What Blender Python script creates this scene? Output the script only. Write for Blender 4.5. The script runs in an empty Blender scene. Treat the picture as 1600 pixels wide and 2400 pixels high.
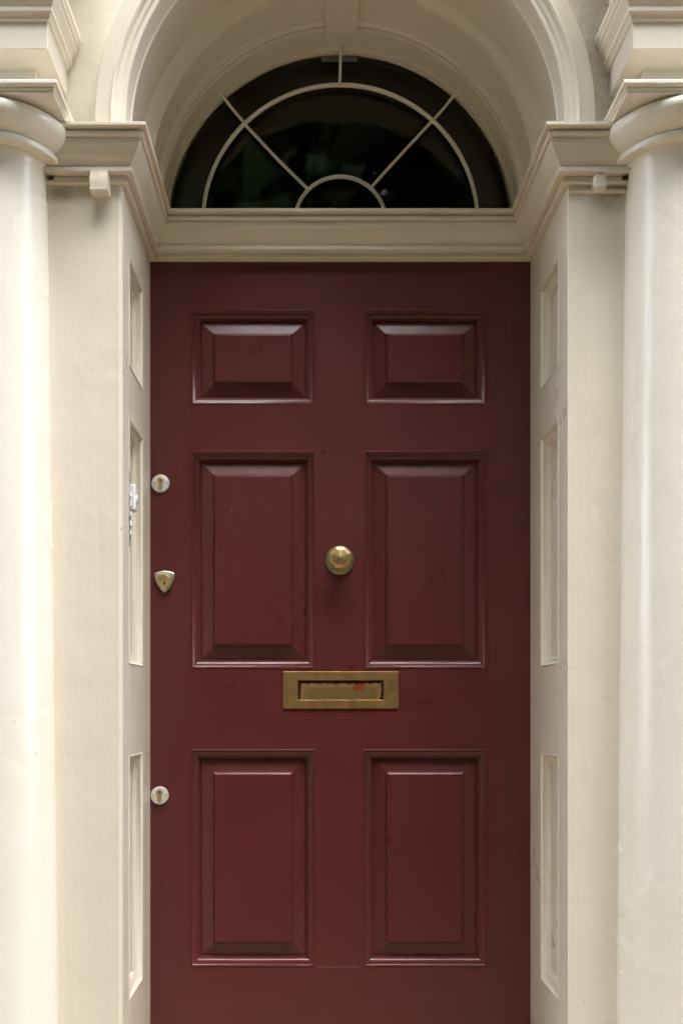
import bpy, bmesh, math, random
from mathutils import Vector, noise
R = math.radians
S = bpy.context.scene
random.seed(7)

# ------------------------------------------------------------------ camera
CX, CZ, DIST = -0.07, 1.033, 2.5
cam = bpy.data.cameras.new("camera")
cam_o = bpy.data.objects.new("camera", cam)
S.collection.objects.link(cam_o)
cam_o.location = (CX, -DIST, CZ)
cam_o.rotation_euler = (R(90), 0, 0)
cam.sensor_fit = 'HORIZONTAL'
cam.sensor_width = 36
cam.lens = 36 * DIST / (1600 / 896)
cam.shift_x = 65 / 1600
cam.shift_y = 450 / 1600
cam.clip_start = 0.05
cam.clip_end = 2000
S.camera = cam_o

# ------------------------------------------------------------------ sky, sun, exposure
SUN_EL, SUN_AZ = 63, 24          # azimuth to the right of straight out from the house
W = bpy.data.worlds.new("World"); S.world = W; W.use_nodes = True
wn = W.node_tree.nodes; wl = W.node_tree.links
for n in list(wn): wn.remove(n)
wo = wn.new('ShaderNodeOutputWorld'); wb = wn.new('ShaderNodeBackground')
sky = wn.new('ShaderNodeTexSky'); sky.sky_type = 'NISHITA'; sky.sun_disc = False
sky.sun_elevation = R(SUN_EL); sky.sun_rotation = R(180 - SUN_AZ)
sky.air_density = 1.0; sky.dust_density = 0.6; sky.ozone_density = 1.0
hs = wn.new('ShaderNodeHueSaturation'); hs.inputs['Saturation'].default_value = 0.27   # overcast white sky
wl.new(sky.outputs[0], hs.inputs['Color']); wl.new(hs.outputs[0], wb.inputs['Color'])
wb.inputs['Strength'].default_value = 0.15
wl.new(wb.outputs[0], wo.inputs['Surface'])
sl = bpy.data.lights.new("sun", 'SUN'); sl.energy = 0.8; sl.angle = R(36); sl.color = (1.0, 0.965, 0.91)
so = bpy.data.objects.new("sun", sl); S.collection.objects.link(so)
sd = Vector((math.sin(R(SUN_AZ)) * math.cos(R(SUN_EL)), -math.cos(R(SUN_AZ)) * math.cos(R(SUN_EL)), math.sin(R(SUN_EL))))
so.rotation_euler = sd.to_track_quat('Z', 'Y').to_euler(); so.location = sd * 20
S.view_settings.view_transform = 'Standard'; S.view_settings.look = 'None'
S.view_settings.gamma = 1; S.view_settings.exposure = 3.05
S.view_settings.use_curve_mapping = False
S.render.engine = 'CYCLES'
S.cycles.max_bounces = 8; S.cycles.diffuse_bounces = 6; S.cycles.glossy_bounces = 3; S.cycles.transmission_bounces = 4
S.cycles.use_denoising = True; S.cycles.use_adaptive_sampling = True; S.cycles.adaptive_threshold = 0.03; S.cycles.caustics_reflective = False; S.cycles.caustics_refractive = False

# ------------------------------------------------------------------ material helpers
def mat(name):
    m = bpy.data.materials.new(name); m.use_nodes = True
    t = m.node_tree; b = t.nodes['Principled BSDF']
    return m, t, b
def N(t, kind, **kw):
    n = t.nodes.new(kind)
    for k, v in kw.items():
        if k in n.inputs.keys() if isinstance(k, str) else False: n.inputs[k].default_value = v
        else: setattr(n, k, v)
    return n
def coord(t, scale=(1, 1, 1), loc=(0, 0, 0)):
    g = t.nodes.new('ShaderNodeNewGeometry')          # world position: the pieces stay put
    mp = t.nodes.new('ShaderNodeMapping'); mp.inputs['Scale'].default_value = scale; mp.inputs['Location'].default_value = loc
    t.links.new(g.outputs['Position'], mp.inputs['Vector'])
    return mp.outputs[0]
def tex(t, vec, scale, detail=4, rough=0.55, dist=0.0):
    n = t.nodes.new('ShaderNodeTexNoise'); n.inputs['Scale'].default_value = scale
    n.inputs['Detail'].default_value = detail; n.inputs['Roughness'].default_value = rough; n.inputs['Distortion'].default_value = dist
    t.links.new(vec, n.inputs['Vector']); return n.outputs[0]
def ramp(t, fac, stops):
    n = t.nodes.new('ShaderNodeValToRGB')
    while len(n.color_ramp.elements) < len(stops): n.color_ramp.elements.new(0.5)
    for e, (p, c) in zip(n.color_ramp.elements, stops):
        e.position = p; e.color = (c, c, c, 1) if isinstance(c, (int, float)) else (*c, 1)
    t.links.new(fac, n.inputs[0]); return n.outputs[0]
def mix(t, fac, a, b, kind='MIX'):
    n = t.nodes.new('ShaderNodeMix'); n.data_type = 'RGBA'; n.blend_type = kind
    for sock, v in ((n.inputs[0], fac), (n.inputs[6], a), (n.inputs[7], b)):
        if isinstance(v, (int, float)): sock.default_value = v
        elif isinstance(v, tuple): sock.default_value = (*v, 1)
        else: t.links.new(v, sock)
    return n.outputs[2]
def math_(t, op, a, b=0.0, clamp=False):
    n = t.nodes.new('ShaderNodeMath'); n.operation = op; n.use_clamp = clamp
    for sock, v in ((n.inputs[0], a), (n.inputs[1], b)):
        if isinstance(v, (int, float)): sock.default_value = v
        else: t.links.new(v, sock)
    return n.outputs[0]
def bump(t, b, pairs):
    prev = None
    for h, st, d in pairs:
        n = t.nodes.new('ShaderNodeBump'); n.inputs['Strength'].default_value = st; n.inputs['Distance'].default_value = d
        t.links.new(h, n.inputs['Height'])
        if prev: t.links.new(prev, n.inputs['Normal'])
        prev = n.outputs[0]
    t.links.new(prev, b.inputs['Normal'])
def specks(t, vec, scale, lo, hi):
    """small irregular spots, 1 inside"""
    n = t.nodes.new('ShaderNodeTexVoronoi'); n.inputs['Scale'].default_value = scale
    wob = tex(t, vec, scale * 2.3, 3)
    v = t.nodes.new('ShaderNodeVectorMath'); v.operation = 'MULTIPLY_ADD'
    c = t.nodes.new('ShaderNodeCombineXYZ')
    for i in range(3): t.links.new(wob, c.inputs[i])
    t.links.new(c.outputs[0], v.inputs[0]); v.inputs[1].default_value = (0.35 / scale,) * 3; t.links.new(vec, v.inputs[2])
    t.links.new(v.outputs[0], n.inputs['Vector'])
    # per-cell size
    sz = t.nodes.new('ShaderNodeSeparateColor'); t.links.new(n.outputs['Color'], sz.inputs[0])
    big = math_(t, 'MULTIPLY', math_(t, 'POWER', sz.outputs[0], 5.0), hi)
    return math_(t, 'MULTIPLY', math_(t, 'LESS_THAN', n.outputs['Distance'], big), math_(t, 'GREATER_THAN', sz.outputs[1], lo))

def paint_cream(name, streak=(1, 1, 1), base=(0.75, 0.69, 0.585), dust=None, chips=True, rough=0.3, spec=0.5):
    m, t, b = mat(name)
    v = coord(t); vs = coord(t, streak)
    mott = tex(t, v, 2.7, 4, 0.6)
    col = mix(t, ramp(t, mott, [(0.25, 0.0), (0.8, 1.0)]), base, tuple(c * k for c, k in zip(base, (0.965, 0.955, 0.93))))
    st = tex(t, vs, 60, 4, 0.6)
    col = mix(t, ramp(t, st, [(0.46, 0.0), (0.75, 0.22)]), col, tuple(c * 0.9 for c in base))
    if chips:
        fine = tex(t, v, 75, 2, 0.5)
        gate = math_(t, 'MULTIPLY', mott, 1.0)
        sp = ramp(t, math_(t, 'ADD', fine, math_(t, 'MULTIPLY', math_(t, 'SUBTRACT', gate, 0.5), 0.35)), [(0.775, 0.0), (0.80, 0.5)])
        col = mix(t, sp, col, (0.84, 0.82, 0.78))
        dk = ramp(t, math_(t, 'SUBTRACT', fine, math_(t, 'MULTIPLY', math_(t, 'SUBTRACT', gate, 0.5), 0.30)), [(0.195, 0.7), (0.22, 0.0)])
        col = mix(t, dk, col, (0.34, 0.27, 0.18))
        fl = ramp(t, math_(t, 'SUBTRACT', tex(t, coord(t, (1, 1, 1), (1.9, 4.4, 9.2)), 210, 2, 0.6), math_(t, 'MULTIPLY', math_(t, 'SUBTRACT', mott, 0.5), 0.35)), [(0.215, 0.55), (0.26, 0.0)])
        col = mix(t, fl, col, (0.40, 0.33, 0.23))
    if dust:
        for (p, rad, amt) in dust:
            g = t.nodes.new('ShaderNodeNewGeometry')
            d = t.nodes.new('ShaderNodeVectorMath'); d.operation = 'DISTANCE'; t.links.new(g.outputs['Position'], d.inputs[0]); d.inputs[1].default_value = p
            f = math_(t, 'SUBTRACT', 1.0, math_(t, 'DIVIDE', d.outputs['Value'], rad), True)
            f = math_(t, 'MULTIPLY', math_(t, 'POWER', f, 0.7), ramp(t, tex(t, v, 48, 8, 0.8), [(0.38, 0.35), (0.64, 1.0)]))
            col = mix(t, math_(t, 'MULTIPLY', f, amt, True), col, (0.22, 0.175, 0.115))
    t.links.new(col, b.inputs['Base Color'])
    t.links.new(ramp(t, mott, [(0.3, rough - 0.05), (0.7, rough + 0.08)]), b.inputs['Roughness'])
    b.inputs['Specular IOR Level'].default_value = spec
    bump(t, b, [(tex(t, v, 9, 2), 0.25, 0.010), (math_(t, 'ADD', st, math_(t, 'MULTIPLY', tex(t, v, 120, 2, 0.6), 0.6)), 0.22, 0.0022)])
    return m

CREAM_V = paint_cream('cream gloss paint brushed upright', (1, 1, 0.06))
CREAM_H = paint_cream('cream gloss paint brushed across', (0.07, 1, 1))
CREAM_ARCH = paint_cream('cream paint in arch', (1, 0.3, 1), rough=0.42)
CREAM_WALL = paint_cream('cream painted wall, cobweb dust', (0.2, 1, 1), rough=0.5,
    dust=[((0.635, -0.345, 2.62), 0.30, 0.62), ((0.63, -0.345, 2.40), 0.17, 0.75), ((-0.59, -0.345, 2.33), 0.07, 0.5)])
CREAM_PIL = paint_cream('cream paint of flat pilaster', (1, 1, 0.05),
    dust=[((0.60, -0.355, 2.185), 0.055, 1.0), ((-0.635, -0.355, 2.185), 0.03, 0.9)])
CREAM_COL = paint_cream('cream gloss paint of round column', (1, 1, 0.04), base=(0.79, 0.755, 0.68), rough=0.23, spec=0.6)
WHITE_BAR = paint_cream('off white glazing bar paint', (1, 1, 1), base=(0.84, 0.81, 0.75), chips=False, rough=0.35)

def door_paint(name, streak, rough=0.30):
    m, t, b = mat(name)
    v = coord(t); vs = coord(t, streak)
    base = (0.100, 0.0170, 0.0182)
    col = mix(t, ramp(t, tex(t, v, 4, 6, 0.6), [(0.3, 0.0), (0.7, 1.0)]), base, (0.088, 0.0150, 0.0160))
    col = mix(t, ramp(t, tex(t, vs, 46, 5, 0.65), [(0.5, 0.0), (0.8, 0.35)]), col, (0.128, 0.029, 0.029))
    sp = ramp(t, tex(t, v, 95, 1, 0.5), [(0.835, 0.0), (0.85, 0.7)])
    col = mix(t, sp, col, (0.45, 0.36, 0.32))
    t.links.new(col, b.inputs['Base Color'])
    t.links.new(ramp(t, tex(t, v, 7, 2), [(0.3, rough - 0.03), (0.7, rough + 0.05)]), b.inputs['Roughness'])
    b.inputs['Specular IOR Level'].default_value = 0.5
    bump(t, b, [(tex(t, v, 6, 3), 0.25, 0.008), (tex(t, vs, 120, 5, 0.65), 0.30, 0.0012), (tex(t, v, 330, 3, 0.6), 0.25, 0.0006)])
    return m
DOOR_V = door_paint('burgundy door paint brushed upright', (1, 1, 0.07))
DOOR_H = door_paint('burgundy door paint brushed across', (0.07, 1, 1))

def metal(name, base, rough, tarnish=None, tscale=30, lo=0.45, hi=0.7, met=1.0):
    m, t, b = mat(name); v = coord(t)
    b.inputs['Metallic'].default_value = met
    n = tex(t, v, tscale, 6, 0.62, 0.4)
    if tarnish:
        t.links.new(mix(t, ramp(t, n, [(lo, 0.0), (hi, 1.0)]), base, tarnish), b.inputs['Base Color'])
    else: b.inputs['Base Color'].default_value = (*base, 1)
    t.links.new(ramp(t, n, [(0.3, rough), (0.8, rough + 0.18)]), b.inputs['Roughness'])
    bump(t, b, [(tex(t, v, 400, 2), 0.15, 0.0005)])
    return m
BRASS_KNOB = metal('aged brass of knob', (0.56, 0.39, 0.19), 0.36, (0.36, 0.23, 0.10), 45)
BRASS_DARK = metal('greened brass', (0.34, 0.29, 0.16), 0.42, (0.13, 0.14, 0.085), 60)
BRASS_PLATE = metal('tarnished brass plate', (0.46, 0.275, 0.11), 0.44, (0.19, 0.125, 0.055), 17, 0.38, 0.74)
BRASS_LOCK = metal('yellow brass lock', (0.72, 0.53, 0.25), 0.32, (0.55, 0.38, 0.17), 120)
STEEL_WHITE = metal('satin aluminium', (0.80, 0.80, 0.78), 0.38, met=0.55)
NICKEL = metal('worn nickel plate', (0.66, 0.62, 0.50), 0.30, (0.34, 0.31, 0.22), 90, 0.55, 0.7)
STEEL = metal('brushed steel', (0.60, 0.60, 0.60), 0.35)
def plain(name, c, rough=0.5, spec=0.5):
    m, t, b = mat(name); v = coord(t)
    t.links.new(mix(t, ramp(t, tex(t, v, 40, 4), [(0.35, 0.0), (0.7, 1.0)]), c, tuple(x * 0.85 for x in c)), b.inputs['Base Color'])
    b.inputs['Roughness'].default_value = rough; b.inputs['Specular IOR Level'].default_value = spec
    return m
BLACK = plain('black keyway', (0.006, 0.005, 0.005), 0.6)
PLASTIC = plain('white plastic', (0.80, 0.81, 0.82), 0.3)
COBWEB = plain('grey cobweb', (0.42, 0.37, 0.30), 0.9, 0.1)
GAP_SHADE = plain('dark shade of gap', (0.075, 0.058, 0.038), 1.0, 0.0)  # near-black colour standing in for shade in the gaps beside the columns
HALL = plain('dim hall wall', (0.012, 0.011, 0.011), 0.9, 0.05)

# letter flap: worn brass inside a black grime edge, a run of orange rust
m, t, b = mat('letter flap brass with black grime and rust'); FLAP = m
v = coord(t); g = t.nodes.new('ShaderNodeNewGeometry'); sx = t.nodes.new('ShaderNodeSeparateXYZ'); t.links.new(g.outputs['Position'], sx.inputs[0])
FX0, FX1, FZ0, FZ1 = -0.1125, 0.1145, 1.0425, 1.0955
wob = math_(t, 'MULTIPLY', math_(t, 'SUBTRACT', tex(t, v, 95, 5, 0.7), 0.5), 0.016)
ex = math_(t, 'MINIMUM', math_(t, 'SUBTRACT', sx.outputs[0], FX0), math_(t, 'SUBTRACT', FX1, sx.outputs[0]))
et = math_(t, 'SUBTRACT', FZ1, sx.outputs[2])
ed = math_(t, 'ADD', math_(t, 'MINIMUM', ex, math_(t, 'MULTIPLY', et, 0.95)), wob)
clean = ramp(t, math_(t, 'MULTIPLY', ed, 40.0), [(0.30, 0.0), (0.46, 1.0)])
halo = ramp(t, math_(t, 'MULTIPLY', ed, 40.0), [(0.50, 1.0), (0.95, 0.0)])
bc = mix(t, halo, (0.30, 0.195, 0.075), (0.46, 0.25, 0.115))
bc = mix(t, ramp(t, tex(t, v, 50, 6), [(0.45, 0.0), (0.75, 0.6)]), bc, (0.26, 0.20, 0.08))
dd = t.nodes.new('ShaderNodeVectorMath'); dd.operation = 'DISTANCE'; dd.inputs[1].default_value = (0.049, 0.014, 1.083)
t.links.new(g.outputs['Position'], dd.inputs[0])
ru = math_(t, 'ADD', math_(t, 'SUBTRACT', 0.023, dd.outputs['Value']), math_(t, 'MULTIPLY', wob, 1.9))
ruf = ramp(t, math_(t, 'MULTIPLY', ru, 60.0), [(0.35, 0.0), (0.6, 1.0)])
bc = mix(t, math_(t, 'MULTIPLY', ruf, 0.9), bc, (0.50, 0.075, 0.012))
col = mix(t, clean, (0.018, 0.014, 0.010), bc); t.links.new(col, b.inputs['Base Color'])
t.links.new(math_(t, 'MULTIPLY', clean, 0.75), b.inputs['Metallic']); t.links.new(ramp(t, clean, [(0.0, 0.9), (1.0, 0.42)]), b.inputs['Roughness']); t.links.new(ramp(t, clean, [(0.0, 0.1), (1.0, 0.5)]), b.inputs['Specular IOR Level'])
bump(t, b, [(tex(t, v, 160, 5), 0.3, 0.001)])

m, t, b = mat('window glass'); GLASS = m
b.inputs['Base Color'].default_value = (0.9, 0.95, 0.93, 1); b.inputs['Roughness'].default_value = 0.02
b.inputs['Transmission Weight'].default_value = 1.0; b.inputs['IOR'].default_value = 1.33; b.inputs['Specular IOR Level'].default_value = 0.3
bump(t, b, [(tex(t, coord(t), 3.5, 2), 0.12, 0.01)])
m, t, b = mat('grey paint smear'); SMEAR = m
t.links.new(mix(t, tex(t, coord(t), 70, 4), (0.10, 0.10, 0.11), (0.20, 0.20, 0.21)), b.inputs['Base Color']); b.inputs['Roughness'].default_value = 0.7

def ground_mat(name, a, c, sc):
    m, t, b = mat(name); v = coord(t)
    t.links.new(mix(t, tex(t, v, sc, 8, 0.65), a, c), b.inputs['Base Color']); b.inputs['Roughness'].default_value = 0.85
    bump(t, b, [(tex(t, v, 60, 5), 0.4, 0.01)]); return m
STONE = ground_mat('weathered grey stone', (0.25, 0.18, 0.11), (0.34, 0.25, 0.155), 7)
ASPHALT = ground_mat('asphalt', (0.045, 0.045, 0.047), (0.065, 0.064, 0.062), 30)
EARTH = ground_mat('far ground', (0.07, 0.085, 0.045), (0.10, 0.11, 0.06), 0.4)
BARK = ground_mat('bark', (0.06, 0.045, 0.03), (0.11, 0.085, 0.06), 18)
m, t, b = mat('tree leaf'); LEAF = m
t.links.new(mix(t, tex(t, coord(t), 0.9, 3), (0.035, 0.07, 0.018), (0.075, 0.125, 0.03)), b.inputs['Base Color']); b.inputs['Roughness'].default_value = 0.55
b.inputs['Transmission Weight'].default_value = 0.0

# ------------------------------------------------------------------ object helpers
COL = S.collection
def link(name, bm, m, parent=None, smooth=False, bevel=0.0, seg=2):
    me = bpy.data.meshes.new(name)
    bmesh.ops.remove_doubles(bm, verts=bm.verts, dist=1e-6)
    bmesh.ops.recalc_face_normals(bm, faces=bm.faces)
    bm.to_mesh(me); bm.free()
    o = bpy.data.objects.new(name, me); COL.objects.link(o); me.materials.append(m)
    if parent: o.parent = parent
    if smooth:
        for p in me.polygons: p.use_smooth = True
        try: me.set_sharp_from_angle(angle=R(smooth if smooth is not True else 40))
        except Exception: pass
    if bevel:
        md = o.modifiers.new('bevel', 'BEVEL'); md.width = bevel; md.segments = seg; md.limit_method = 'ANGLE'; md.angle_limit = R(35)
        md.harden_normals = False
    return o
def thing(name, label, cat, group=None):
    o = bpy.data.objects.new(name, None); COL.objects.link(o); o.empty_display_size = 0.1
    o['label'] = label; o['category'] = cat; o['kind'] = 'thing'
    if group: o['group'] = group
    return o
def tag(o, label, cat, group=None):
    o['label'] = label; o['category'] = cat; o['kind'] = 'thing'
    if group: o['group'] = group
    return o
def box(bm, x0, x1, y0, y1, z0, z1):
    v = [bm.verts.new(p) for p in ((x0,y0,z0),(x1,y0,z0),(x1,y1,z0),(x0,y1,z0),(x0,y0,z1),(x1,y0,z1),(x1,y1,z1),(x0,y1,z1))]
    for f in ((0,3,2,1),(4,5,6,7),(0,1,5,4),(1,2,6,5),(2,3,7,6),(3,0,4,7)): bm.faces.new([v[i] for i in f])
def boxo(name, dims, m, parent=None, bevel=0.0, seg=2):
    bm = bmesh.new(); box(bm, *dims); return link(name, bm, m, parent, bevel=bevel, seg=seg)
def strip(bm, rows, close=False):
    """rows: list of lists of points, quads between successive rows"""
    vs = [[bm.verts.new(p) for p in r] for r in rows]
    for a, c in zip(vs[:-1], vs[1:]):
        n = len(a)
        for i in range(n if close else n - 1):
            j = (i + 1) % n
            try: bm.faces.new((a[i], a[j], c[j], c[i]))
            except ValueError: pass
    return vs
def lathe(bm, prof, cx, cy, seg=64, a0=0, a1=2 * math.pi):
    full = abs(a1 - a0 - 2 * math.pi) < 1e-6
    k = seg if full else seg + 1
    rows = [[(cx + r * math.cos(a0 + (a1 - a0) * i / seg), cy + r * math.sin(a0 + (a1 - a0) * i / seg), z) for i in range(k)] for r, z in prof]
    return strip(bm, rows, full)
def tube(bm, pts, r, seg=8, cap=True, rfun=None):
    pts = [Vector(p) for p in pts]; rows = []
    up = Vector((0.123, 0.2, 0.97)).normalized()
    for i, p in enumerate(pts):
        d = (pts[min(i + 1, len(pts) - 1)] - pts[max(i - 1, 0)]).normalized()
        if abs(d.dot(up)) > 0.97: up = Vector((0.97, 0.1, 0.2)).normalized()
        a = d.cross(up).normalized(); c = d.cross(a).normalized()
        rr = rfun(i / (len(pts) - 1)) * r if rfun else r
        rows.append([p + a * rr * math.cos(2 * math.pi * k / seg) + c * rr * math.sin(2 * math.pi * k / seg) for k in range(seg)])
    vs = strip(bm, rows, True)
    if cap:
        bm.faces.new(vs[0]); bm.faces.new(vs[-1])
def sweep(bm, path, prof, i0, i1, back=0.0):
    """moulding profile [(projection, z)] along a plan path with mitres, between path vertices i0..i1"""
    P = [Vector(p) for p in path]; rows = []
    for i in range(i0, i1 + 1):
        ns = []
        if i > 0: d = (P[i] - P[i - 1]).normalized(); ns.append(Vector((d.y, -d.x)))
        if i < len(P) - 1: d = (P[i + 1] - P[i]).normalized(); ns.append(Vector((d.y, -d.x)))
        m_ = ns[0] if len(ns) == 1 else (ns[0] + ns[1]) / (1 + ns[0].dot(ns[1]))
        rows.append([(P[i].x + m_.x * p, P[i].y + m_.y * p, z) for p, z in prof])
    return strip(bm, rows, True)

# ------------------------------------------------------------------ setting: ground, road, pavement
def sheet(name, x0, x1, y0, y1, z, m, n=1):
    bm = bmesh.new(); rows = [[(x0 + (x1 - x0) * i / n, y0 + (y1 - y0) * j / n, z) for i in range(n + 1)] for j in range(n + 1)]
    strip(bm, rows); o = link(name, bm, m); o['kind'] = 'structure'; return o
GZ = -0.52
sheet('ground', -400, 400, -400, 400, GZ - 0.13, EARTH, 4)
boxo('pavement', (-40, 40, -3.4, -0.36, GZ - 0.12, GZ), STONE)['kind'] = 'structure'
sheet('road', -40, 40, -7.0, -3.4, GZ - 0.126, ASPHALT)

# ------------------------------------------------------------------ house wall with arched opening
YW = -0.355
house = thing('house_wall', 'cream painted front wall around the arch, dusty on the right', 'wall')
bm = bmesh.new()
HR, HC = 0.525, 2.34
inner = [(HR, z) for z in (GZ, 0.6, 1.5)]; outer = [(4.0, z) for z in (GZ, 0.6, 1.5)]
angs = sorted([180 * i / 48 for i in range(49)] + [math.degrees(math.atan2(3.66, 4.0)), 180 - math.degrees(math.atan2(3.66, 4.0))])
for a in angs:
    c_, s_ = math.cos(R(a)), math.sin(R(a)); inner.append((HR * c_, HC + HR * s_))
    k = min(4.0 / max(abs(c_), 1e-6), 3.66 / max(s_, 1e-6)); outer.append((k * c_, HC + k * s_))
inner += [(-HR, z) for z in (1.5, 0.6, GZ)]; outer += [(-4.0, z) for z in (1.5, 0.6, GZ)]
YF = YW + 0.008
rows = [[(x, YF, z) for x, z in outer], [(x, YF, z) for x, z in inner], [(x, 0.055, z) for x, z in inner], [(x, 0.055, z) for x, z in outer]]
strip(bm, rows); link('wall', bm, CREAM_WALL, house)
# dark hall behind the fanlight (closed box)
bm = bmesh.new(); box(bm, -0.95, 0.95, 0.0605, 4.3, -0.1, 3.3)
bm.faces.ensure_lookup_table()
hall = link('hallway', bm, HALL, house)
# open its front where the fanlight looks in
bm = bmesh.new(); bm.from_mesh(hall.data)
fr = [f for f in bm.faces if abs(f.normal.y) > 0.9 and f.calc_center_median().y < 1]
bmesh.ops.delete(bm, geom=fr, context='FACES_ONLY'); bm.to_mesh(hall.data); bm.free()

# ------------------------------------------------------------------ cornice profile shared by imposts and transom
h0 = CZ
IMP = [(0.000, h0+1.164), (0.010, h0+1.164), (0.0128, h0+1.1655), (0.0135, h0+1.1690), (0.0120, h0+1.1755), (0.0095, h0+1.1775),
       (0.0100, h0+1.1800), (0.0255, h0+1.1805), (0.0275, h0+1.1825), (0.0275, h0+1.1905), (0.0255, h0+1.1920), (0.0225, h0+1.1925), (0.0225, h0+1.1950),
       (0.0250, h0+1.1995), (0.0310, h0+1.2085), (0.0390, h0+1.2175), (0.0450, h0+1.2280), (0.0485, h0+1.2380), (0.0490, h0+1.2425), (0.0465, h0+1.2430), (0.0465, h0+1.2442),
       (0.0540, h0+1.2447), (0.0560, h0+1.2475), (0.0560, h0+1.2530), (0.0530, h0+1.2570), (0.0490, h0+1.2575), (0.0490, h0+1.2598), (0.0625, h0+1.2603), (0.0645, h0+1.2625),
       (0.0645, h0+1.2690), (0.0625, h0+1.2705), (0.000, h0+1.2705), (-0.03, h0+1.2705), (-0.03, h0+1.164)]
PATH = [(-0.95, YW), (-0.5, YW), (-0.5, 0.010), (0.5, 0.010), (0.5, YW), (0.95, YW)]

# door recess panel heights (shared by door and reveals)
PZ = [(1.820, 2.072), (1.125, 1.699), (0.340, 0.913)]
REV = [(0, 0), (0.003, -0.0015), (0.0055, 0.0015), (0.009, 0.0070), (0.017, 0.0105), (0.023, 0.0165), (0.026, 0.0165), (0.0270, 0.0215), (0.031, 0.0215)]
def ring_rows(rect, prof, f):
    a0, a1, b0, b1 = rect
    return [[f(a0 + u, b0 + u, w), f(a1 - u, b0 + u, w), f(a1 - u, b1 - u, w), f(a0 + u, b1 - u, w)] for u, w in prof]

def jamb(sgn):
    side = 'left' if sgn < 0 else 'right'
    lab = ('cream panelled doorway jamb beside the locks, carrying the white bell box' if sgn < 0
           else 'cream panelled doorway jamb on the right side of the burgundy door')
    T = thing('doorway_jamb', lab, 'jamb', 'pair of doorway jambs')
    X = 0.5 * sgn
    def bx(y0, y1, z0, z1, th=0.05): return (min(X, X + sgn * th), max(X, X + sgn * th), y0, y1, z0, z1)
    zt = h0 + 1.1636
    yf, ya, yb, ye = YW + 0.0145, -0.275, -0.10, 0.062
    boxo('stile', bx(yf, ya, -0.02, zt), CREAM_V, T, 0.0006, 1)
    boxo('stile', bx(yb, ye, -0.02, zt), CREAM_V, T, 0.0006, 1)
    zs = [-0.02, PZ[2][0], PZ[2][1], PZ[1][0], PZ[1][1], PZ[0][0], PZ[0][1], zt]
    for i in range(0, 8, 2): boxo('rail', bx(ya, yb, zs[i], zs[i + 1]), CREAM_V, T, 0.0006, 1)
    f = lambda a, b_, w: (X + sgn * w, a, b_)
    for z0, z1 in PZ:
        bm = bmesh.new(); rows = ring_rows((ya, yb, z0, z1), REV, f); strip(bm, rows, True)
        mo = link('moulding', bm, CREAM_V, None, smooth=35)
        bm = bmesh.new(); u, w = REV[-1]; vs = [bm.verts.new(p) for p in ring_rows((ya, yb, z0, z1), [(u - 0.005, w + 0.0006)], f)[0]]; bm.faces.new(vs)
        pa = link('panel', bm, CREAM_V, T); mo.parent = pa
    # flat pilaster face, chamfered arris on the left one
    bm = bmesh.new(); xo = 0.95 * sgn
    if sgn < 0: pl = [(X, yf - 0.0005), (X, YW + 0.003), (X - 0.0015, YW + 0.0012), (X - 0.0095, YW - 0.0005), (X - 0.0115, YW), (X - 0.012, YW), (xo, YW), (xo, yf)]
    else: pl = [(X, yf - 0.0005), (X, YW + 0.0012), (X + 0.0012, YW), (xo, YW), (xo, yf)]
    strip(bm, [[(x, y, -0.02) for x, y in pl], [(x, y, zt) for x, y in pl]], True)
    link('pilaster_face', bm, CREAM_PIL, T)
    if sgn > 0:       # thin plaster ledge under the cornice
        bm = bmesh.new(); strip(bm, [[(0.5015, YW - 0.0005, h0 + 1.146), (0.5015, YW - 0.006, h0 + 1.1485), (0.5015, YW - 0.0055, h0 + 1.1530), (0.5015, YW - 0.0005, h0 + 1.1555)],
                                     [(0.95, YW - 0.0005, h0 + 1.145), (0.95, YW - 0.006, h0 + 1.1475), (0.95, YW - 0.0055, h0 + 1.1520), (0.95, YW - 0.0005, h0 + 1.1545)]], True)
        link('ledge', bm, CREAM_H, T)
    bm = bmesh.new()
    if sgn < 0: sweep(bm, PATH, IMP, 0, 2)
    else: sweep(bm, PATH, IMP, 3, 5)
    link('impost_cornice', bm, CREAM_H, T, smooth=28)
    return T
jamb(-1); jamb(1)

# transom over the door
tr = thing('transom', 'cream moulded transom bar between the door and the fanlight', 'transom')
bm = bmesh.new(); sweep(bm, PATH, IMP, 2, 3); link('moulding', bm, CREAM_H, tr, smooth=28)
boxo('core', (-0.5, 0.5, 0.041, 0.10, h0 + 1.164, h0 + 1.266), CREAM_H, tr)

# ------------------------------------------------------------------ arch: soffit and archivolt
arch = thing('arch_surround', 'cream moulded arch with panelled soffit over the fanlight', 'arch')
ZB = h0 + 1.2715
def SOF(th, t, off=0.0):
    """th in degrees from the crown (negative = left), t 0 back .. 1 front"""
    r = 0.461 + 0.029 * t - off; cz = 2.302 + 0.038 * t; y = 0.02 - 0.375 * t
    return (r * math.sin(R(th)), y, cz + r * math.cos(R(th)))
def patch(name, ths, ts, offf, m, parent, smooth=30):
    bm = bmesh.new(); strip(bm, [[SOF(a, t_, offf(a, t_)) for a in ths] for t_ in ts]); return link(name, bm, m, parent, smooth=smooth)
def lin(a, b_, n): return [a + (b_ - a) * i / n for i in range(n + 1)]
TH0 = 22.0
FULL = lin(-96, 96, 96)
patch('soffit_back_band', FULL, [0.0, 0.05, 0.155], lambda a, t_: 0.0, CREAM_ARCH, arch)
patch('soffit_middle_band', FULL, [0.245, 0.33, 0.43], lambda a, t_: 0.0, CREAM_ARCH, arch)
patch('soffit_front_band', FULL, [0.92, 0.96, 1.0], lambda a, t_: 0.0, CREAM_ARCH, arch)
patch('soffit_crown_panel', lin(-TH0, TH0, 24), [0.43, 0.6, 0.92], lambda a, t_: 0.0, CREAM_ARCH, arch)
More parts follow.
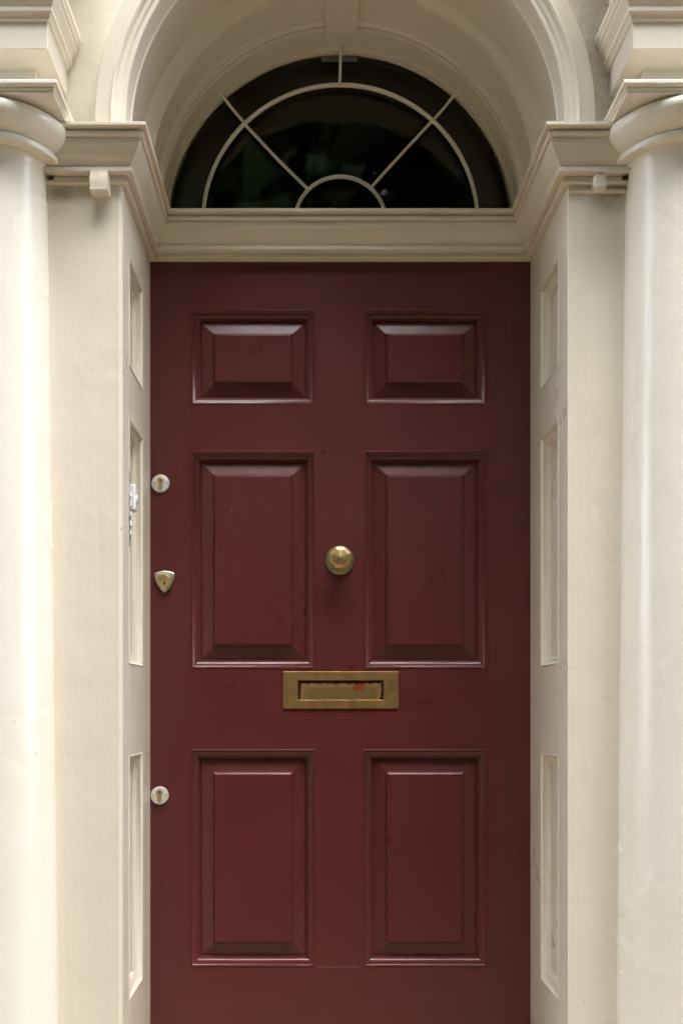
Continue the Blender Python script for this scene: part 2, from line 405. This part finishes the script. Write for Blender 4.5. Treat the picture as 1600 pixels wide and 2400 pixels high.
for s_ in (-1, 1):       # bead strip in front of the back band, stopping at the crown batten
    prof = [(0.150, 0.0), (0.152, 0.0060), (0.160, 0.0085), (0.168, 0.0080), (0.176, 0.0015), (0.186, 0.0050), (0.210, 0.0085), (0.230, 0.0045), (0.236, 0.0050), (0.241, 0.0050), (0.246, 0.0)]
    d = dict(prof)
    patch('soffit_moulding', lin(5.2 * s_, 96 * s_, 60), [p[0] for p in prof], lambda a, t_: d[t_], CREAM_ARCH, arch)
    # sunk panel with its own moulding
    U = [0, 0.004, 0.007, 0.013, 0.022, 0.029, 0.031, 0.035]
    Wd = [0, 0.003, -0.0035, -0.008, -0.012, -0.019, -0.0175, -0.023]
    DA, DT = 0.478 * math.pi / 180, 0.375
    aa = [TH0 + u / DA for u in U] + lin(TH0 + U[-1] / DA, 96, 50)[1:]
    tt = [0.43 + u / DT for u in U] + [0.675] + [0.92 - u / DT for u in reversed(U)]
    def off(a, t_):
        dist = min((abs(a) - TH0) * DA, (t_ - 0.43) * DT, (0.92 - t_) * DT)
        for i in range(len(U) - 1):
            if dist <= U[i + 1] + 1e-9: return Wd[i] + (Wd[i + 1] - Wd[i]) * max(0, dist - U[i]) / (U[i + 1] - U[i])
        return Wd[-1]
    patch('soffit_panel', [a * s_ for a in aa], tt, off, CREAM_ARCH, arch, smooth=25)
# crown batten
bm = bmesh.new(); rows = []
for t_ in (0.148, 0.150, 0.4, 0.7, 0.985):
    w_ = 0.043; k = math.degrees(math.asin(w_ / 0.47))
    rows.append([SOF(-k, t_, -0.025)] + [SOF(a, t_, 0.017) for a in lin(-k, k, 8)] + [SOF(k, t_, -0.025)])
vs = strip(bm, rows); bm.faces.new(vs[0]); link('crown_batten', bm, CREAM_ARCH, arch, bevel=0.001, seg=1)
# archivolt
AV = [(0.4895, 0.02), (0.4895, -0.010), (0.4910, -0.0125), (0.5015, -0.0130), (0.5030, -0.0165), (0.5060, -0.0180), (0.5140, -0.0185), (0.5160, -0.0235),
      (0.5195, -0.0255), (0.5230, -0.0240), (0.5250, -0.0205), (0.5550, -0.0200), (0.5570, -0.0180), (0.5570, 0.012)]
bm = bmesh.new(); rows = []
for r, dy in AV:
    row = [(-r, YW + dy, ZB - 0.002)] + [(r * math.sin(R(a)), YW + dy, 2.340 + r * math.cos(R(a))) for a in lin(-90, 90, 96)] + [(r, YW + dy, ZB - 0.002)]
    rows.append(row)
strip(bm, rows); link('archivolt', bm, CREAM_V, arch, smooth=28)

# ------------------------------------------------------------------ fanlight
fan = thing('fanlight_window', 'dark semicircular fanlight with white spoked glazing bars above the door', 'window')
FZ = h0 + 1.272
bm = bmesh.new()
FR = [(0.470, 0.012), (0.4600, 0.012), (0.4580, 0.015), (0.4575, 0.022), (0.4545, 0.023), (0.4535, 0.026), (0.4535, 0.060), (0.52, 0.060)]
strip(bm, [[(r * math.sin(R(a)), y, 2.302 + r * math.cos(R(a))) for a in lin(-97, 97, 96)] for r, y in FR])
link('frame', bm, CREAM_ARCH, fan, smooth=35)
bm = bmesh.new()
for y in (0.036, 0.040):
    pass
front = [(0.462 * math.sin(R(a)), 2.302 + 0.462 * math.cos(R(a))) for a in lin(-96, 96, 64)]
v0 = [bm.verts.new((x, 0.036, z)) for x, z in front]; v1 = [bm.verts.new((x, 0.040, z)) for x, z in front]
bm.faces.new(v0); bm.faces.new(list(reversed(v1)))
for i in range(len(v0)):
    j = (i + 1) % len(v0); bm.faces.new((v0[i], v1[i], v1[j], v0[j]))
link('pane', bm, GLASS, fan)
def bar(name, pts, r):
    bm = bmesh.new(); tube(bm, pts, r * 0.86, 10); return link(name, bm, WHITE_BAR, fan, smooth=50)
BY = 0.022
AX = 0.0
A2 = lambda rad, a, y=BY: (AX + rad * math.sin(R(a)), y, FZ + rad * math.cos(R(a)))
bar('arched_glazing_bar', [A2(0.3615, a, BY - 0.002) for a in lin(-90.8, 90.8, 72)], 0.0066)
bar('arched_glazing_bar', [A2(0.1195, a, BY - 0.002) for a in lin(-92, 92, 40)], 0.0062)
bar('spoke_glazing_bar', [A2(0.124, -44.5), A2(0.24, -44.8), A2(0.36, -44.3)], 0.0052)
bar('spoke_glazing_bar', [A2(0.366, -43.9), A2(0.41, -43.6), A2(0.462, -43.2, 0.014)], 0.0048)
bar('spoke_glazing_bar', [A2(0.124, 41.5), A2(0.24, 41.8), A2(0.36, 42.2)], 0.0050)
bar('spoke_glazing_bar', [A2(0.366, 42.3), A2(0.41, 42.2), A2(0.466, 42.0, 0.012)], 0.0046)
bar('spoke_glazing_bar', [A2(0.364, -0.3), A2(0.41, 0.0), A2(0.464, 0.1, 0.012)], 0.0044)
boxo('paint_smear', (-0.050, 0.045, 0.0345, 0.0357, FZ + 0.4325, FZ + 0.449), SMEAR, fan, 0.0005, 1)

# ------------------------------------------------------------------ the door
YD = 0.015
door = thing('front_door', 'burgundy six panel front door with brass knob and letter plate', 'door')
LX = [(-0.3945, -0.0655), (0.0614, 0.3860)]
TK = 0.045
def dbx(x0, x1, z0, z1): return (x0, x1, YD, YD + TK, z0, z1)
ZT = 2.20
boxo('stile', dbx(-0.515, LX[0][0], 0.004, ZT), DOOR_V, door, 0.0003, 1)
boxo('stile', dbx(LX[1][1], 0.515, 0.004, ZT), DOOR_V, door, 0.0003, 1)
zz = [0.004, PZ[2][0], PZ[2][1], PZ[1][0], PZ[1][1], PZ[0][0], PZ[0][1], ZT]
for i in range(0, 8, 2): boxo('rail', dbx(LX[0][0], LX[1][1], zz[i], zz[i + 1]), DOOR_H, door, 0.0003, 1)
for z0, z1 in PZ: boxo('muntin', dbx(LX[0][1], LX[1][0], z0, z1), DOOR_V, door, 0.0003, 1)
MO = [(0, 0.0), (0.0010, -0.0012), (0.0040, -0.0014), (0.0052, 0.0010), (0.0068, 0.0032), (0.0120, 0.0056), (0.0180, 0.0090), (0.0192, 0.0118), (0.0208, 0.0122), (0.0214, 0.0138), (0.0237, 0.0145), (0.0246, 0.0215), (0.0266, 0.0215)]
PN = [(0.0262, 0.0213), (0.0598, 0.0120), (0.0604, 0.0085), (0.0622, 0.0055), (0.0655, 0.0025), (0.0675, 0.0020)]
f = lambda a, b_, w: (a, YD + w, b_)
for z0, z1 in PZ:
    for x0, x1 in LX:
        rect = (x0, x1, z0, z1)
        bm = bmesh.new(); vs = strip(bm, ring_rows(rect, PN, f), True); bm.faces.new(vs[-1]); pa = link('panel', bm, DOOR_V, door)
        bm = bmesh.new(); strip(bm, ring_rows(rect, MO, f), True); link('moulding', bm, DOOR_H, pa, smooth=38)
# knob: octagonal head on a round rose
KX, KZ = -0.0015, 1.410
def yl(bm, prof, cx, cz, seg, rot=0.0):
    rows = [[(cx + r * math.cos(2 * math.pi * i / seg + rot), y, cz + r * math.sin(2 * math.pi * i / seg + rot)) for i in range(seg)] for r, y in prof]
    return strip(bm, rows, True)
kn = bpy.data.objects.new('door_knob', None); COL.objects.link(kn); kn.parent = door
bm = bmesh.new(); vs = yl(bm, [(0.0385, YD - 0.0005), (0.0385, YD - 0.004), (0.0365, YD - 0.0075), (0.030, YD - 0.011), (0.019, YD - 0.014), (0.0150, YD - 0.022), (0.0150, YD - 0.034), (0.018, YD - 0.040)], KX, KZ, 40)
link('rose', bm, BRASS_DARK, kn, smooth=40)
bm = bmesh.new(); pr = [(0.016, YD - 0.038), (0.0290, YD - 0.0445), (0.0318, YD - 0.0500), (0.0305, YD - 0.0555), (0.0215, YD - 0.0612), (0.0014, YD - 0.0650)]
vs = yl(bm, pr, KX, KZ, 8, R(22.5)); bm.faces.new(vs[-1]); link('head', bm, BRASS_KNOB, kn, bevel=0.0032, seg=4)
# letter plate
lp = bpy.data.objects.new('letter_plate', None); COL.objects.link(lp); lp.parent = door
f2 = lambda a, b_, w: (a, YD - w, b_)
bm = bmesh.new(); x0, x1, z0, z1 = -0.151, 0.1530, 1.0205, 1.1180
OUT = [(0, 0.0), (0, 0.0035), (0.0010, 0.0046)]
rows = ring_rows((x0, x1, z0, z1), OUT, f2) + [[f2(*p) for p in ((FX0, FZ0, 0.0046), (FX1, FZ0, 0.0046), (FX1, FZ1, 0.0046), (FX0, FZ1, 0.0046))],
        [f2(*p) for p in ((FX0 + .0008, FZ0 + .0008, 0.0038), (FX1 - .0008, FZ0 + .0008, 0.0038), (FX1 - .0008, FZ1 - .0008, 0.0038), (FX0 + .0008, FZ1 - .0008, 0.0038))],
        [f2(*p) for p in ((FX0 + .0008, FZ0 + .0008, -0.006), (FX1 - .0008, FZ0 + .0008, -0.006), (FX1 - .0008, FZ1 - .0008, -0.006), (FX0 + .0008, FZ1 - .0008, -0.006))]]
strip(bm, rows, True); link('plate', bm, BRASS_PLATE, lp)
boxo('flap', (FX0 + 0.0012, FX1 - 0.0012, YD - 0.0012, YD + 0.004, FZ0 + 0.0012, FZ1 - 0.0012), FLAP, lp, 0.0008)
# locks
def escutcheon(x, z, scr):
    e = bpy.data.objects.new('lock_escutcheon', None); COL.objects.link(e); e.parent = door
    bm = bmesh.new(); vs = yl(bm, [(0.0235, YD), (0.0235, YD - 0.0045), (0.0225, YD - 0.0062), (0.0205, YD - 0.0068)], x, z, 48); bm.faces.new(vs[-1])
    link('rose', bm, STEEL_WHITE, e, smooth=40)
    bm = bmesh.new(); zc = z + 0.0083; y0 = YD - 0.0069; y1 = YD - 0.0082
    pts = [(x + 0.0083 * math.cos(R(a)), zc + 0.0083 * math.sin(R(a))) for a in lin(-48, 228, 26)]
    pts += [(x - 0.0052, z - 0.0120)] + [(x + 0.0052 * math.cos(R(a)), z - 0.0120 + 0.0052 * math.sin(R(a))) for a in lin(190, 350, 10)] + [(x + 0.0052, z - 0.0120)]
    a_ = [bm.verts.new((p, y0, q)) for p, q in pts]; b_ = [bm.verts.new((p, y1, q)) for p, q in pts]; bm.faces.new(b_)
    for i in range(len(a_)): j = (i + 1) % len(a_); bm.faces.new((a_[i], a_[j], b_[j], b_[i]))
    link('cylinder', bm, BRASS_LOCK, e)
    bm = bmesh.new(); vs = yl(bm, [(0.0070, y1), (0.0070, y1 - 0.0010), (0.0064, y1 - 0.0013)], x, zc, 28); bm.faces.new(vs[-1]); link('plug', bm, BRASS_LOCK, e)
    bm = bmesh.new(); yk = y1 - 0.0015
    KS = 1.0
    kp = [(-.0014, .0060), (.0015, .0060), (.0015, .003), (.0007, .0015), (.0018, .0003), (.0008, -.0014), (.0012, -.0042), (-.0010, -.0042), (-.0007, -.001), (-.0016, 0.0), (-.0005, .0018), (-.0014, .003)]
    bm.faces.new([bm.verts.new((x + p, yk, zc + q)) for p, q in kp]); link('keyway', bm, BLACK, e)
    for s_ in (-1, 1):
        bm = bmesh.new(); vs = yl(bm, [(0.0036, YD - 0.0069), (0.0032, YD - 0.0073), (0.0022, YD - 0.0066)], x + 0.0168 * s_, z - 0.0004, 16); bm.faces.new(vs[-1])
        link('screw', bm, scr, e)
escutcheon(-0.4722, 1.6125, BRASS_DARK)
escutcheon(-0.4745, 0.7920, BRASS_PLATE)
e = bpy.data.objects.new('rim_lock', None); COL.objects.link(e); e.parent = door
e['label'] = 'rounded triangular brass lock pull'
LXc, LZc = -0.4612, 1.355
def tri(k, dz=0.0):
    pts = []
    for cx, cz, a0, a1, r in ((0.0188, 0.0160, -28, 84, 0.0085), (-0.0188, 0.0160, 96, 208, 0.0085), (0.0, -0.0215, 212, 328, 0.0075)):
        for a in lin(a0, a1, 7): pts.append((cx + r * math.cos(R(a)), cz + r * math.sin(R(a))))
    # bulge the long sides
    out = []
    n = len(pts)
    for i, p in enumerate(pts):
        out.append(p); q = pts[(i + 1) % n]
        if math.hypot(q[0] - p[0], q[1] - p[1]) > 0.01:
            for s_ in lin(0, 1, 8)[1:-1]:
                mx, mz = p[0] + (q[0] - p[0]) * s_, p[1] + (q[1] - p[1]) * s_
                L = math.hypot(mx, mz); bl = 0.0036 * math.sin(math.pi * s_); out.append((mx + mx / L * bl, mz + mz / L * bl))
    return [(LXc + p[0] * k, LZc + p[1] * k) for p in out]
bm = bmesh.new(); rows = [[(x, YD - d_, z) for x, z in tri(k)] for k, d_ in ((1.0, 0.0), (1.0, 0.005), (0.965, 0.0075), (0.90, 0.0085))]
vs = strip(bm, rows, True); bm.faces.new(vs[-1]); link('rose', bm, NICKEL, e, smooth=45)
bm = bmesh.new(); vs = yl(bm, [(0.0168, YD - 0.0084), (0.0168, YD - 0.0105), (0.0160, YD - 0.0115), (0.0145, YD - 0.0110)], LXc - 0.0005, LZc + 0.001, 36); bm.faces.new(vs[-1]); link('cylinder', bm, BRASS_LOCK, e, smooth=45)
bm = bmesh.new(); vs = yl(bm, [(0.0070, YD - 0.0111), (0.0068, YD - 0.0117)], LXc, LZc - 0.0055, 24); bm.faces.new(vs[-1]); link('plug', bm, BRASS_LOCK, e)
bm = bmesh.new()
kp = [(0, .0060), (.0014, .0040), (.0011, .0020), (.0034, .0002), (.0013, -.0014), (.0017, -.0045), (-.0017, -.0045), (-.0012, -.0014), (-.0032, -.0004), (-.0010, .0016)]
bm.faces.new([bm.verts.new((LXc + p, YD - 0.0120, LZc - 0.0055 + q)) for p, q in kp]); link('keyway', bm, BLACK, e)

# ------------------------------------------------------------------ columns with capitals
def column(cx, cy, lab):
    T = thing('column', lab, 'column', 'pair of round columns flanking the door')
    rs0, rs1 = (0.121, 0.097) if cx < 0 else (0.126, 0.105)
    zt = h0 + 1.1970
    prof = []
    for i in range(25):
        k = i / 24; z = 0.16 + (zt - 0.018 - 0.16) * k; prof.append((rs0 - (rs0 - rs1) * (k ** 1.35), z))
    prof += [(rs1 + 0.0012, zt - 0.010), (rs1 + 0.004, zt - 0.004), (rs1 + 0.006, zt)]
    bm = bmesh.new(); lathe(bm, prof, cx, cy, 96); link('shaft', bm, CREAM_COL, T, smooth=60)
    rr = 0.1310 if cx < 0 else 0.1350
    bm = bmesh.new(); lathe(bm, [(rs1, zt - 0.0002), (rr - 0.001, zt - 0.0002), (rr, zt + 0.001), (rr, zt + 0.0115), (rr - 0.001, zt + 0.0128), (rs1, zt + 0.013)], cx, cy, 96); link('annulet', bm, CREAM_COL, T, smooth=40)
    e0 = zt + 0.0125; k = rr / 0.1310
    ech = [(0.122, 0), (0.1245, .0025), (0.132, .0065), (0.1415, .0125), (0.1495, .0195), (0.156, .0275), (0.1605, .036), (0.162, .044), (0.160, .0515), (0.155, .057), (0.147, .0605), (0.140, .0615)]
    bm = bmesh.new(); lathe(bm, [(r * k, e0 + z) for r, z in ech], cx, cy, 96); link('echinus', bm, CREAM_COL, T, smooth=60)
    a = 0.1635; az = h0 + 1.271
    ab = [(a - 0.0105, az), (a - 0.0100, az + 0.0008), (a - 0.0090, az + 0.0062), (a - 0.0065, az + 0.0068), (a - 0.0065, az + 0.0085), (a - 0.0080, az + 0.0095), (a - 0.0060, az + 0.0115), (a - 0.0015, az + 0.0130), (a, az + 0.0145), (a, az + 0.0215), (a - 0.0015, az + 0.0232)]
    bm = bmesh.new()
    rows = [[(cx - q, cy - q, z), (cx + q, cy - q, z), (cx + q, cy + q, z), (cx - q, cy + q, z)] for q, z in ab]
    vs = strip(bm, rows, True); bm.faces.new(vs[0]); bm.faces.new(vs[-1]); link('abacus', bm, CREAM_COL, T, bevel=0.0012, seg=2)
    bm = bmesh.new(); q = 0.165
    lathe(bm, [(0.155, 0.075), (0.163, 0.085), (0.165, 0.10), (0.160, 0.115), (0.145, 0.125), (0.138, 0.135), (0.133, 0.15), (rs0, 0.16)], cx, cy, 64); link('base', bm, CREAM_COL, T, smooth=50)
    boxo('plinth', (cx - q, cx + q, cy - q, cy + q, 0.001, 0.078), CREAM_COL, T, 0.003)
    return T
LCX, RCX, CY_ = -0.765, 0.735, -0.36
column(LCX, CY_, 'round cream column at the left edge of the picture')
column(RCX, CY_, 'round cream column at the right edge of the picture')

# entablature blocks above the columns
def entab(cx, lab):
    T = thing('entablature_block', lab, 'entablature', 'pair of entablature blocks over the columns')
    boxo('neck_block', (cx - 0.096, cx + 0.096, -0.441, YW + 0.005, h0 + 1.2946, h0 + 1.3668), CREAM_COL, T, 0.0015)
    a = 0.140; yf = -0.508
    pr = [(-0.1385, 1.3667), (0, 1.3667), (0, 1.4215), (0.0015, 1.4235), (0.005, 1.4245), (0.0065, 1.4290), (0.0095, 1.4335), (0.0130, 1.4365), (0.0130, 1.4470), (0.0145, 1.4485), (0.0170, 1.4540), (0.0220, 1.4620), (0.0240, 1.4655), (0.0240, 1.4720), (0.0270, 1.4740), (0.0300, 1.4850), (0.0320, 1.4870), (0.0320, 1.5000), (0.0, 1.5040), (0.0, 1.66), (0.02, 1.68), (0.07, 1.72), (0.07, 1.78), (-0.05, 1.79)]
    bm = bmesh.new()
    path = [(cx - a, 0.0), (cx - a, yf), (cx + a, yf), (cx + a, 0.0)]
    path = list(path)
    sweep(bm, path, [(p, h0 + z) for p, z in pr], 0, 3)
    link('architrave', bm, CREAM_H, T, bevel=0.0008, seg=1)
entab(LCX, 'stepped cream entablature block on the left column, at the top left corner')
entab(RCX, 'stepped cream entablature block on the right column, at the top right corner')

# ------------------------------------------------------------------ small things on the jambs
def lump(name, c, size, m, seed, rough, cuts=4, rnd=0.34):
    bm = bmesh.new(); bmesh.ops.create_cube(bm, size=1.0); bmesh.ops.subdivide_edges(bm, edges=bm.edges, cuts=cuts, use_grid_fill=True)
    for v_ in bm.verts:
        p = v_.co.copy(); q = max(abs(p.x), abs(p.y), abs(p.z)); L = p.length
        p = p.lerp(p.normalized() * 0.60, rnd)
        p += noise.noise_vector(p * 3.1 + Vector((seed, seed * 1.7, 0))) * rough
        v_.co = Vector((p.x * size[0], p.y * size[1], p.z * size[2])) + Vector(c)
    return link(name, bm, m, smooth=40)
b1 = lump('wooden_stub', (-0.545, YW - 0.014, h0 + 1.1585), (0.040, 0.044, 0.043), CREAM_H, 1.3, 0.035, 6, 0.17)
tag(b1, 'square cream painted wooden stub under the left cornice', 'wooden stub')
b2 = lump('broken_stub', (0.566, YW - 0.012, h0 + 1.1640), (0.028, 0.026, 0.029), CREAM_H, 6.1, 0.20, 4)
tag(b2, 'small broken lumpy stub under the right cornice', 'broken stub')
# entry panel and bell box on the left reveal
ep = thing('entry_panel', 'narrow steel entry panel with five white buttons inside the left jamb', 'entry panel')
boxo('plate', (-0.5, -0.4990, -0.281, -0.262, 1.40, 1.575), STEEL, ep, 0.0005, 1)
for k in range(5):
    zc = CZ + 0.4865 - 0.0222 * k
    boxo('button', (-0.4979, -0.4935, -0.280, -0.266, zc - 0.0062, zc + 0.0062), PLASTIC, ep, 0.0018, 3)
bb = thing('bell_box', 'small white plastic bell box behind the steel entry panel', 'bell box')
boxo('case', (-0.514, -0.4880, -0.2570, -0.226, CZ + 0.4545, CZ + 0.5170), PLASTIC, bb, 0.004, 3)
bm = bmesh.new(); lathe(bm, [(0.011, 0.0), (0.011, 0.0012), (0.009, 0.0022), (0.0, 0.0024)], 0, 0, 24)
ob = link('push_button', bm, PLASTIC, bb, smooth=40); ob.rotation_euler = (0, R(90), 0); ob.location = (-0.4880, -0.2415, CZ + 0.483)
for x_, z_, lab_ in ((-0.657, h0 + 1.1730, 'dark lump standing in for the shaded gap under the left column ring'), (0.6245, h0 + 1.1730, 'dark lump standing in for the shaded gap under the right column ring')):
    tag(lump('gap_shade_lump', (x_, YW - 0.012, z_), (0.013, 0.010, 0.008), GAP_SHADE, 3.0 + x_, 0.22, 4), lab_, 'gap shade')  # dark lumps added as the shaded void where the cornice bead stops short
# thin cable lying on the right cornice
bm = bmesh.new(); tube(bm, [(0.508, YW - 0.030, 2.3065), (0.522, YW - 0.033, 2.3085), (0.545, YW - 0.036, 2.3120), (0.570, YW - 0.036, 2.3140), (0.600, YW - 0.034, 2.3135), (0.640, YW - 0.030, 2.312)], 0.0030, 8)
tag(link('cable', bm, CREAM_H, smooth=60), 'thin cream painted cable lying on the right cornice ledge', 'cable')

# ------------------------------------------------------------------ steps
st = thing('entrance_steps', 'stone entrance steps below the door', 'steps')
boxo('step', (-1.3, 1.3, -0.95, 0.06, -0.175, 0.0), STONE, st, 0.006)
boxo('step', (-1.3, 1.3, -1.27, -0.95, -0.35, -0.172), STONE, st, 0.006)
boxo('step', (-1.3, 1.3, -1.59, -1.27, GZ, -0.347), STONE, st, 0.006)

# ------------------------------------------------------------------ street trees opposite (they mirror in the fanlight)
def tree(x, y, h, seed, lab):
    rnd = random.Random(seed)
    T = thing('street_tree', lab, 'tree', 'street trees opposite the door'); T.location = (x, y, GZ - 0.13)
    bm = bmesh.new(); top = h * 0.78
    tube(bm, [(0.08 * math.sin(k * 1.3 + seed), 0.06 * math.cos(k + seed), top * k / 8) for k in range(9)], 0.22, 10, rfun=lambda u: 1.15 - 0.85 * u)
    tips = []
    for k in range(20):
        a = k * 2.4 + seed; z = h * (0.20 + 0.52 * k / 19); L = h * rnd.uniform(0.17, 0.27)
        e_ = Vector((math.cos(a) * L, math.sin(a) * L, z + L * rnd.uniform(0.25, 0.7)))
        tube(bm, [(0, 0, z), (e_.x * 0.5, e_.y * 0.5, z + (e_.z - z) * 0.65), e_], 0.07, 6, rfun=lambda u: 1 - 0.7 * u); tips.append(e_)
    link('trunk', bm, BARK, T, smooth=60)
    blobs = []
    for p in tips + [Vector((0, 0, h * 0.86)), Vector((0, 0, h * 0.74)), Vector((0, 0, h * 0.6)), Vector((0, 0, h * 0.45))]:
        for _ in range(3): blobs.append((p + Vector((rnd.gauss(0, .55), rnd.gauss(0, .55), rnd.gauss(0, .55))), rnd.uniform(0.8, 1.35)))
    vs, fs = [], []
    for c_, r_ in blobs:
        for _ in range(230):
            d = Vector((rnd.gauss(0, 1), rnd.gauss(0, 1), rnd.gauss(0, 1))).normalized() * r_ * (rnd.random() ** 0.4)
            p = c_ + d; n_ = Vector((rnd.gauss(0, 1), rnd.gauss(0, 1), rnd.gauss(0.5, 1))).normalized()
            u = n_.orthogonal().normalized(); w_ = n_.cross(u); s_ = rnd.uniform(0.12, 0.22); i = len(vs)
            vs += [p - u * s_, p + w_ * s_ * 0.55, p + u * s_, p - w_ * s_ * 0.55]; fs.append((i, i + 1, i + 2, i + 3))
    me = bpy.data.meshes.new('crown'); me.from_pydata([tuple(q) for q in vs], [], fs); me.materials.append(LEAF)
    o = bpy.data.objects.new('crown', me); COL.objects.link(o); o.parent = T
ROW = [(-12.4, -8.4, 11.6, 'leftmost leafy street tree in the row across the road'), (-8.2, -8.1, 12.2, 'second leafy street tree from the left across the road'),
       (-4.1, -8.5, 12.6, 'leafy street tree mirrored in the left of the fanlight'), (0.1, -8.2, 12.9, 'leafy street tree straight across the road from the door'),
       (4.2, -8.5, 12.4, 'leafy street tree mirrored in the right of the fanlight'), (8.3, -8.1, 12.0, 'second leafy street tree from the right across the road'),
       (12.4, -8.4, 11.7, 'rightmost leafy street tree in the row across the road')]
for i, (x, y, h, lab) in enumerate(ROW): tree(x, y, h, i + 1, lab)
# unseen hedge, added behind the trunks to keep horizon sky off the door paint
hd = thing('sky_blocking_hedge', 'tall dark hedge added behind the street trees to block horizon sky', 'added hedge')
boxo('core', (-20, 20, -10.4, -9.6, GZ - 0.13, 3.3), LEAF, hd)
rnd = random.Random(77); vs, fs = [], []
for _ in range(26000):
    p = Vector((rnd.uniform(-20, 20), -9.6 + rnd.gauss(0, 0.06), rnd.uniform(GZ - 0.1, 3.45))); n_ = Vector((rnd.gauss(0, 1), rnd.gauss(0.8, 1), rnd.gauss(0.3, 1))).normalized()
    u = n_.orthogonal().normalized(); w_ = n_.cross(u); s_ = rnd.uniform(0.05, 0.10); i = len(vs)
    vs += [p - u * s_, p + w_ * s_ * 0.6, p + u * s_, p - w_ * s_ * 0.6]; fs.append((i, i + 1, i + 2, i + 3))
me = bpy.data.meshes.new('added_hedge_foliage'); me.from_pydata([tuple(q) for q in vs], [], fs); me.materials.append(LEAF)
o = bpy.data.objects.new('added_hedge_foliage', me); COL.objects.link(o); o.parent = hd; o['kind'] = 'stuff'
